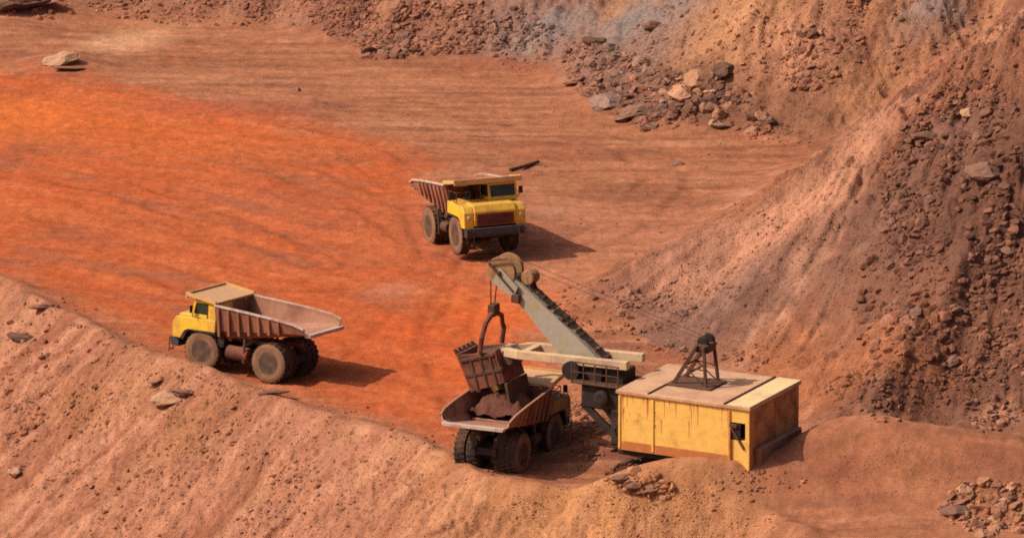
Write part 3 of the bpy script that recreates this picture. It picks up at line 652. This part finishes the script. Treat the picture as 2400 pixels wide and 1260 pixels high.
    # crowd gear, saddle
    cg = B('dark').lathe([(-1.12, .42), (1.12, .42)], (5.6, 0, 4.75), n=20).box(4.2, 5.6, -.75, .75, 4.1, 4.9, .05).box(3.2, 4.2, -.6, .6, 3.9, 4.9, .05)
    cg.box(2.55, 3.5, -1.0, 1.3, 1.7, 3.3, .05).box(2.8, 5.0, -1.1, 1.25, 3.2, 4.3, .08)
    for y in (-.9, 1.1): cg.bar((3.3, y, 2.0), (5.0, y, 3.4), .22, .3).bar((2.7, y, 1.9), (3.9, y, 3.3), .16, .2)
    cg.lathe([(1.0, .34), (1.5, .34), (1.55, .2)], (3.9, 0, 3.8), n=18).tube([(2.6, 1.45, 3.3), (3.2, 1.5, 2.5), (3.0, 1.45, 1.8)], .06)
    cg.build('crowd_machinery', None, s)
    pf = B('rust_dark').box(3.0, 5.4, 1.0, 1.5, 4.32, 4.40)
    for k in range(5): pf.bar((3.05+k*.57, 1.47, 4.4), (3.05+k*.57, 1.47, 5.3), .05)
    pf.bar((3.0, 1.47, 5.3), (5.4, 1.47, 5.3), .05).bar((3.0, 1.47, 4.85), (5.4, 1.47, 4.85), .04); pf.build('side_platform', None, s)
    # dipper handle: two beams joined in front of the boom
    for y in (-.78, .78):
        hb = B('handle_cream').hexa([(2.9, y-.15, 5.05), (8.3, y-.15, 4.90), (8.3, y+.15, 4.90), (2.9, y+.15, 5.05), (2.9, y-.15, 5.43), (8.3, y-.15, 5.28), (8.3, y+.15, 5.28), (2.9, y+.15, 5.43)], .02)
        yi = y*.35; hb.hexa([(8.3, y-.15, 4.90), (9.5, yi-.2, 4.82), (9.5, yi+.2, 4.82), (8.3, y+.15, 4.90), (8.3, y-.15, 5.28), (9.5, yi-.2, 5.18), (9.5, yi+.2, 5.18), (8.3, y+.15, 5.28)], .02)
        hb.build('dipper_handle', None, s)
    B('handle_cream').box(7.95, 8.3, -.63, .63, 4.93, 5.25, .02).build('handle_crosspiece', None, s)
    # dipper
    dx0, dx1, dw, dz0, dz1 = 9.4, 11.35, .98, 3.45, 5.15
    dp = B('rust_red')
    dp.hexa([(dx0, dw-.09, dz0), (dx1-.2, dw-.09, dz0-.1), (dx1-.2, dw, dz0-.1), (dx0, dw, dz0), (dx0+.1, dw-.09, dz1-.25), (dx1, dw-.09, dz1-.05), (dx1, dw, dz1-.05), (dx0+.1, dw, dz1-.25)], .02)
    dp.hexa([(dx0, -dw, dz0), (dx1-.2, -dw, dz0-.1), (dx1-.2, -dw+.09, dz0-.1), (dx0, -dw+.09, dz0), (dx0+.1, -dw, dz1-.25), (dx1, -dw, dz1-.05), (dx1, -dw+.09, dz1-.05), (dx0+.1, -dw+.09, dz1-.25)], .02)
    dp.hexa([(dx1-.33, -dw-.02, dz0-.12), (dx1-.18, -dw-.02, dz0-.12), (dx1-.18, dw+.02, dz0-.12), (dx1-.33, dw+.02, dz0-.12), (dx1-.12, -dw-.02, dz1), (dx1+.05, -dw-.02, dz1), (dx1+.05, dw+.02, dz1), (dx1-.12, dw+.02, dz1)], .02)
    dp.hexa([(dx0-.05, -dw, dz0), (dx0+.12, -dw, dz0), (dx0+.12, dw, dz0), (dx0-.05, dw, dz0), (dx0+.02, -dw, dz1-.2), (dx0+.2, -dw, dz1-.2), (dx0+.2, dw, dz1-.2), (dx0+.02, dw, dz1-.2)], .02)
    dp.use('rust_dark').box(dx0-.1, dx1-.1, -dw-.04, dw+.04, dz0+.55, dz0+.72, .02)
    for x in (dx0+.35, dx0+.85, dx0+1.35): dp.box(x-.05, x+.05, dw, dw+.06, dz0+.02, dz1-.3, .01); dp.box(x-.05, x+.05, -dw-.06, -dw, dz0+.02, dz1-.3, .01)
    dp.box(dx0+.1, dx1-.1, -dw-.07, dw+.07, dz1-.42, dz1-.28, .02).bar((dx1-.05, dw*.9, dz1-.1), (dx0+.2, dw*.9, dz0+.2), .1, .08).box(dx1-.34, dx1-.02, -.25, .25, dz0-.3, dz0+.1, .03)
    dp = dp.build('dipper', None, s)
    for k in range(5): y = -.8+k*.4; B('dark').hexa([(dx1-.1, y-.11, dz1-.1), (dx1+.1, y-.11, dz1-.1), (dx1+.1, y+.11, dz1-.1), (dx1-.1, y+.11, dz1-.1), (dx1+.12, y-.07, dz1+.2), (dx1+.2, y-.07, dz1+.2), (dx1+.2, y+.07, dz1+.2), (dx1+.12, y+.07, dz1+.2)]).build('tooth', None, dp)
    B('rust_dark').hexa([(dx0-.05, -dw, dz0-.95), (dx0+.1, -dw, dz0-.95), (dx0+.1, dw, dz0-.95), (dx0-.05, dw, dz0-.95), (dx0-.15, -dw, dz0-.02), (dx0, -dw, dz0-.02), (dx0, dw, dz0-.02), (dx0-.15, dw, dz0-.02)], .02).build('dipper_door', None, dp)
    pv = (dx0+.75, dz1-.15)
    bl = B('rust_red')
    for y in (-1, 1):
        bl.tube([(pv[0], y*1.06, pv[1]), (pv[0]-.1, y*1.06, pv[1]+.7), (pv[0]-.15, y*.75, pv[1]+1.35), (pv[0]-.15, y*.2, pv[1]+1.62)], .12, 8)
    bl.use('rust_dark').box(pv[0]-.33, pv[0]+.03, -.28, .28, pv[1]+1.5, pv[1]+2.05, .04); bail = bl.build('bail', None, dp, True)
    P_ = Vector((pv[0], 0, pv[1])); Rm = Matrix.Translation(P_) @ Matrix.Rotation(R(17), 4, 'Y') @ Matrix.Translation(-P_)
    dp.matrix_local = Rm
    bail.matrix_local = Rm.inverted()
    B('rust_dark').lathe([(-.14, .34), (.14, .34)], (dx0-.25, .45, 4.5), n=18).build('pitch_brace', None, dp, True)
    ro = B('dark')
    for y in (-.36, .36): ro.tube([(pv[0]-.1, y*.5, pv[1]+2.0), (9.96, y, 8.6)], .03, 5).tube([(8.9, y, 9.15), (-.55, y*.6, zt2+2.05)], .011, 5)
    ro.build('hoist_rope', None, s)
    return s
shovel = make_shovel()
place(shovel, 1755, 1192, 180-27.5, -3.9, 2.5, 0)
tag(shovel, 'cream yellow electric rope shovel with raised grey boom and rusty bucket over a truck', 'excavator')

# ------------------------------------------------------------------ rocks
def rock_mesh(sub, seed):
    rg = np.random.default_rng(seed); bm = bmesh.new(); bmesh.ops.create_icosphere(bm, subdivisions=sub, radius=1)
    P = np.array([v.co for v in bm.verts]); F_ = np.array([[v.index for v in f.verts] for f in bm.faces]); bm.free()
    for _ in range(9):
        nrm = rg.normal(size=3); nrm /= np.linalg.norm(nrm); k = rg.uniform(.45, .85)
        d = P@nrm; P = P-np.maximum(d-k, 0)[:, None]*nrm
    P *= rg.uniform(.7, 1.15, 3)*np.array([1.1, 1, .8]); P += rg.normal(size=P.shape)*.03
    return P/np.abs(P).max(), F_
LIB0 = [rock_mesh(1, 300+i) for i in range(6)]; LIB1 = [rock_mesh(2, 100+i) for i in range(12)]; LIB2 = [rock_mesh(3, 200+i) for i in range(10)]
BRN, DRK, OCH, GRY = 'rock_brown', 'rock_dark', 'rock_ochre', 'rock_grey'
TINT = {BRN: (.33, .138, .086), DRK: (.21, .092, .060), OCH: (.42, .21, .115), GRY: (.25, .155, .115)}
ZN = {   # zone: (label, group)
 'far_left': ('small red brown rock in the rubble along the far bank at the top', 'rubble rocks along the far bank'),
 'far_mid': ('rough brown boulder in the rockfall at the foot of the far bank', 'boulders of the far rockfall'),
 'right': ('dark brown rock among the rubble on the high right bank', 'rocks on the right bank'),
 'corner': ('pale ochre rock among the stones in the bottom right corner', 'pale rocks in the bottom right corner'),
 'near': ('pinkish brown stone on the near sloping earth bank', 'stones on the near bank'),
 'toe': ('brown stone in the loose rubble beside and behind the shovel', 'stones round the shovel'),
 'floor': ('small loose stone lying on the open pit floor', 'loose stones on the pit floor'),
}
ROCKS = []   # (px, py, size, kind, zone)
def scatter(zone, cx, cy, rx, ry, n, s0, s1, kinds, pw=3.0, a=0):
    r_ = np.sqrt(RNG.random(n)); t = RNG.random(n)*2*math.pi; u = rx*r_*np.cos(t); v = ry*r_*np.sin(t); a = R(a)
    px = cx+u*math.cos(a)-v*math.sin(a); py = cy+u*math.sin(a)+v*math.cos(a)
    sz = s0+(s1-s0)*RNG.random(n)**pw
    for i in range(n): ROCKS.append((px[i], py[i], sz[i], kinds[RNG.integers(len(kinds))], zone))
scatter('far_left', 620, 15, 420, 50, 2600, .05, .26, [BRN, BRN, DRK, OCH], 4); scatter('far_left', 1020, 65, 260, 65, 2800, .05, .30, [BRN, BRN, DRK], 4); scatter('far_left', 905, 108, 85, 34, 130, .10, .5, [BRN, DRK], 2.5)
scatter('far_left', 1240, 110, 90, 60, 260, .05, .26, [GRY, BRN, GRY], 4); scatter('far_left', 60, 20, 120, 30, 100, .06, .4, [DRK, BRN], 3)
scatter('far_mid', 1470, 205, 175, 75, 1500, .06, .50, [BRN, DRK, GRY, BRN, DRK], 4.5, 30); scatter('far_mid', 1650, 245, 165, 65, 1600, .06, .52, [OCH, DRK, BRN, BRN, DRK], 4.5, 20); scatter('far_mid', 1750, 110, 280, 140, 1400, .04, .24, [OCH, BRN, BRN], 4); scatter('far_mid', 1940, 90, 70, 150, 700, .05, .4, [DRK, BRN], 4, 30)
scatter('far_mid', 1790, 320, 120, 35, 200, .05, .22, [DRK, BRN])
scatter('right', 2230, 400, 150, 230, 2600, .05, .36, [DRK, BRN, DRK], 4.5, 25); scatter('right', 2220, 660, 200, 260, 2800, .05, .36, [DRK, BRN, BRN], 4.5, 30); scatter('right', 2250, 100, 180, 160, 700, .04, .24, [BRN, DRK, GRY], 4); scatter('right', 2330, 780, 110, 240, 1800, .06, .30, [BRN, DRK, BRN, OCH], 3)
scatter('right', 1750, 620, 330, 90, 700, .03, .15, [BRN, BRN, OCH], 4, -38); scatter('right', 2080, 920, 150, 70, 900, .04, .24, [BRN, DRK], 4)
scatter('corner', 2330, 1190, 120, 65, 420, .05, .40, [OCH, OCH, BRN], 3); scatter('corner', 2050, 1130, 220, 100, 70, .03, .09, [BRN, OCH], 4)
scatter('near', 350, 1060, 420, 230, 2000, .03, .15, [BRN, BRN, OCH, BRN], 5, 20); scatter('near', 120, 880, 170, 190, 500, .03, .24, [BRN, BRN, DRK], 5); scatter('near', 620, 960, 330, 120, 600, .03, .16, [BRN, DRK, BRN], 5, 18); scatter('near', 900, 1120, 260, 130, 600, .03, .13, [BRN, BRN, OCH], 5); scatter('near', 1500, 1200, 330, 60, 500, .03, .14, [OCH, BRN, OCH], 5); scatter('near', 230, 770, 130, 40, 120, .04, .22, [BRN, DRK], 4, 25)
for cx, cy in ((430, 1080), (330, 1150), (520, 1010), (90, 1000), (720, 1120), (230, 950), (640, 1200)): scatter('near', cx, cy, 90, 45, 90, .04, .17, [BRN, OCH, BRN], 3, RNG.uniform(-40, 40))
scatter('toe', 1480, 740, 190, 80, 900, .04, .22, [BRN, DRK, GRY, BRN], 4, 10); scatter('toe', 1390, 970, 90, 110, 700, .04, .18, [BRN, BRN, DRK], 4); scatter('toe', 1620, 790, 200, 60, 500, .04, .24, [GRY, DRK, BRN], 4, 20)
scatter('near', 520, 1080, 560, 240, 7000, .018, .06, [BRN, OCH, BRN], 2.5, 15); scatter('near', 1500, 1200, 380, 70, 1500, .018, .06, [OCH, BRN], 2.5); scatter('right', 1800, 640, 420, 160, 3000, .02, .07, [BRN, OCH, DRK], 2.5, -38); scatter('corner', 2150, 1130, 260, 100, 700, .018, .05, [BRN, OCH], 2.5)
scatter('toe', 1390, 960, 75, 120, 900, .05, .26, [GRY, BRN, DRK], 3); scatter('toe', 1500, 1130, 90, 30, 160, .06, .30, [DRK, DRK, BRN], 2.5, 15); scatter('toe', 1780, 1130, 110, 30, 250, .03, .14, [BRN, OCH], 3)
scatter('floor', 1000, 250, 700, 90, 200, .02, .10, [BRN, OCH], 4); scatter('floor', 1500, 460, 300, 140, 200, .02, .11, [BRN, OCH], 4); scatter('floor', 500, 480, 480, 220, 40, .02, .06, [BRN, DRK], 3)
PX = np.array([r[0] for r in ROCKS]); PY = np.array([r[1] for r in ROCKS]); PP = at(PX, PY)
_k = (fbm(PP[:, 0]*.55, PP[:, 1]*.45, 4, 60, .6)+RNG.random(len(PX))*.7 > .24) | np.array([r[4] in ('floor', 'corner') for r in ROCKS])
ROCKS = [r for r, q in zip(ROCKS, _k) if q]; PX, PY, PP = PX[_k], PY[_k], PP[_k]
SOILC = soil(PP[:, 0], PP[:, 1]); ok = (PX > -150) & (PX < 2550)
def rot_rand(): q = RNG.normal(size=4); q /= np.linalg.norm(q); return q
# the ones that show largest become single things
SPECIAL = [  # px, py, size, squash, kind, label
 (1530, 66, .62, (1, .9, .85), DRK, 'dark boulder resting alone high on the far bank below the grey scar'),
 (1405, 105, .8, (1.3, .9, .6), DRK, 'long dark boulder lying on the bare slope above the rockfall'),
 (1425, 245, .85, (1.2, 1, .65), GRY, 'big flat grey boulder at the left end of the rockfall'),
 (1490, 275, .95, (1.3, 1, .6), DRK, 'low dark boulder at the lowest edge of the rockfall'),
 (1350, 195, .6, (1.4, .8, .5), BRN, 'flat pale slab out on the floor left of the rockfall'),
 (1640, 195, .9, (1, 1, .8), OCH, 'tall ochre boulder in the middle of the rockfall'),
 (1700, 175, .75, (1, 1, .9), DRK, 'dark blocky boulder in the upper rockfall beside the ochre slope'),
 (1590, 230, .8, (1, 1, .8), OCH, 'pale ochre block standing in the rockfall left of the dark stones'),
 (1545, 215, .65, (1, 1, .8), DRK, 'dark round boulder near the centre of the rockfall'),
 (1690, 300, .5, (1.4, 1, .6), GRY, 'grey slab at the bottom right of the rockfall on the floor'),
 (2300, 415, 1.0, (1.2, .9, .8), DRK, 'large nearly black boulder in the rubble of the high right bank'),
 (2180, 325, .7, (1.4, 1, .6), DRK, 'dark slab at the head of the slide on the right bank'),
 (2265, 270, .45, (1, 1, .8), 'rock_pale', 'pale boulder at the top of the right bank rubble'),
 (395, 945, .8, (1.1, .9, .9), 'rock_pale', 'pale boulder with a dark cleft on the near bank below the side-on truck'),
 (432, 925, .55, (1.3, .8, .7), DRK, 'dark broken rock wedged against the pale boulder on the near bank'),
 (640, 922, .55, (1.5, .7, .35), DRK, 'flat dark slab on the bank crest behind the side-on truck'),
 (372, 893, .38, (1.5, .7, .5), BRN, 'small wedge of rock under the front wheel of the side-on truck'),
 (100, 722, .5, (1.6, .8, .5), BRN, 'long sunlit rock on the upper left crest of the near bank'),
 (60, 795, .6, (1.6, .8, .5), DRK, 'dark slanting rock on the near bank at the left edge'),
 (40, 1110, .42, (1.1, 1, .9), 'rock_pale', 'single pale round stone low on the near bank at the left'),
 (350, 1105, .28, (1, 1, .8), BRN, 'small round stone alone on the lower near bank'),
 (697, 214, .26, (1, 1, .9), BRN, 'single small boulder on the bare floor beyond the orange road'),
 (150, 148, .85, (1.4, .9, .75), 'rock_pale', 'pale ochre boulder standing alone on the flat floor at upper left'),
 (165, 163, .6, (2.0, .6, .3), DRK, 'dark rusty slab lying at the foot of the lone pale boulder'),
 (1455, 1125, .42, (1.2, 1, .8), DRK, 'dark red lump at the edge of the mound in front of the shovel'),
 (1490, 1140, .38, (1.4, 1, .7), DRK, 'second dark red lump in the line before the shovel tracks'),
 (1525, 1152, .30, (1.4, 1, .7), DRK, 'smallest dark red lump at the end of the line before the shovel'),
 (2240, 1200, .55, (1.3, 1, .6), DRK, 'dark mossy rock among pale stones in the bottom right corner'),
 (1585, 385, .28, (1.6, 1, .5), DRK, 'small dark stone on the floor to the right of the facing truck'),
 (40, 18, 1.3, (1.5, 1, .6), DRK, 'large dark outcrop boulder at the top left edge'),
 (80, 8, 1.0, (1.6, 1, .5), BRN, 'brown boulder leaning beside the dark outcrop at top left'),
]
order = np.argsort([-r[2] if o else 9 for r, o in zip(ROCKS, ok)])
single = set(order[:255].tolist())
RM = [mesh_from('boulder', P, F_, [M[BRN]], False) for P, F_ in LIB2]
first = None
def rock_obj(name, p, size, sq, kind, rotz, tilt):
    o = bpy.data.objects.new(name, RM[int(RNG.integers(len(RM)))]); COL.objects.link(o)
    o.material_slots[0].link = 'OBJECT'; o.material_slots[0].material = M[kind]
    o.location = p; o.scale = (size*sq[0], size*sq[1], size*sq[2]); o.rotation_euler = (tilt[0], tilt[1], rotz)
    return o
for i in sorted(single):
    px, py, s_, k, zone = ROCKS[i]; p = PP[i]
    if zone == 'right' and SOILC[i][0] < .24: k = DRK
    o = rock_obj('rock', (p[0], p[1], p[2]-s_*.08), s_*1.1, (1, 1, .85), k, RNG.uniform(0, 6.3), RNG.uniform(-.5, .5, 2))
    tag(o, ZN[zone][0], 'rock', ZN[zone][1])
SP = at([r[0] for r in SPECIAL], [r[1] for r in SPECIAL])
for r, p in zip(SPECIAL, SP):
    o = rock_obj('boulder', (p[0], p[1], p[2]+r[2]*r[3][2]*.3), r[2], r[3], r[4], RNG.uniform(-.5, .5), RNG.uniform(-.2, .2, 2)); tag(o, r[5], 'boulder')
VV, FF, CC, off = [], [], [], 0
for i in range(len(ROCKS)):
    if i in single or not ok[i]: continue
    px, py, s_, k, zone = ROCKS[i]; P, F_ = LIB1[int(RNG.integers(len(LIB1)))] if s_ > .045 else LIB0[int(RNG.integers(len(LIB0)))]
    q = RNG.normal(size=(3, 3)); Q, _ = np.linalg.qr(q); Pt = P@Q.T*s_*np.array([1.1, 1, .9])+PP[i]-np.array([0, 0, s_*.02])
    VV.append(Pt); FF.append(F_+off); off += len(P); c = (np.array(TINT[k])*.35+SOILC[i]*.65)*RNG.uniform(.75, 1.25)
    CC.append(np.repeat(c[None], len(P), 0))
me = mesh_from('rubble', np.concatenate(VV), np.concatenate(FF), [M['rubble']], False); set_tint(me, np.concatenate(CC))
rb = bpy.data.objects.new('rubble', me); COL.objects.link(rb); tag(rb, 'loose rubble of countless small stones over banks and pit floor', 'rubble', kind='stuff')

# ------------------------------------------------------------------ small things
p = at([1195, 1262], [402, 386])
bar = B('rust_dark').tube([(p[0][0], p[0][1], p[0][2]+.08), (p[0][0]*.5+p[1][0]*.5, p[0][1]*.5+p[1][1]*.5, p[0][2]+.12), (p[1][0], p[1][1], p[1][2]+.16)], .1, 8)
bar = bar.build('steel_bar', None, None, True); tag(bar, 'dark rusty bar lying on the floor behind the facing truck', 'bar')
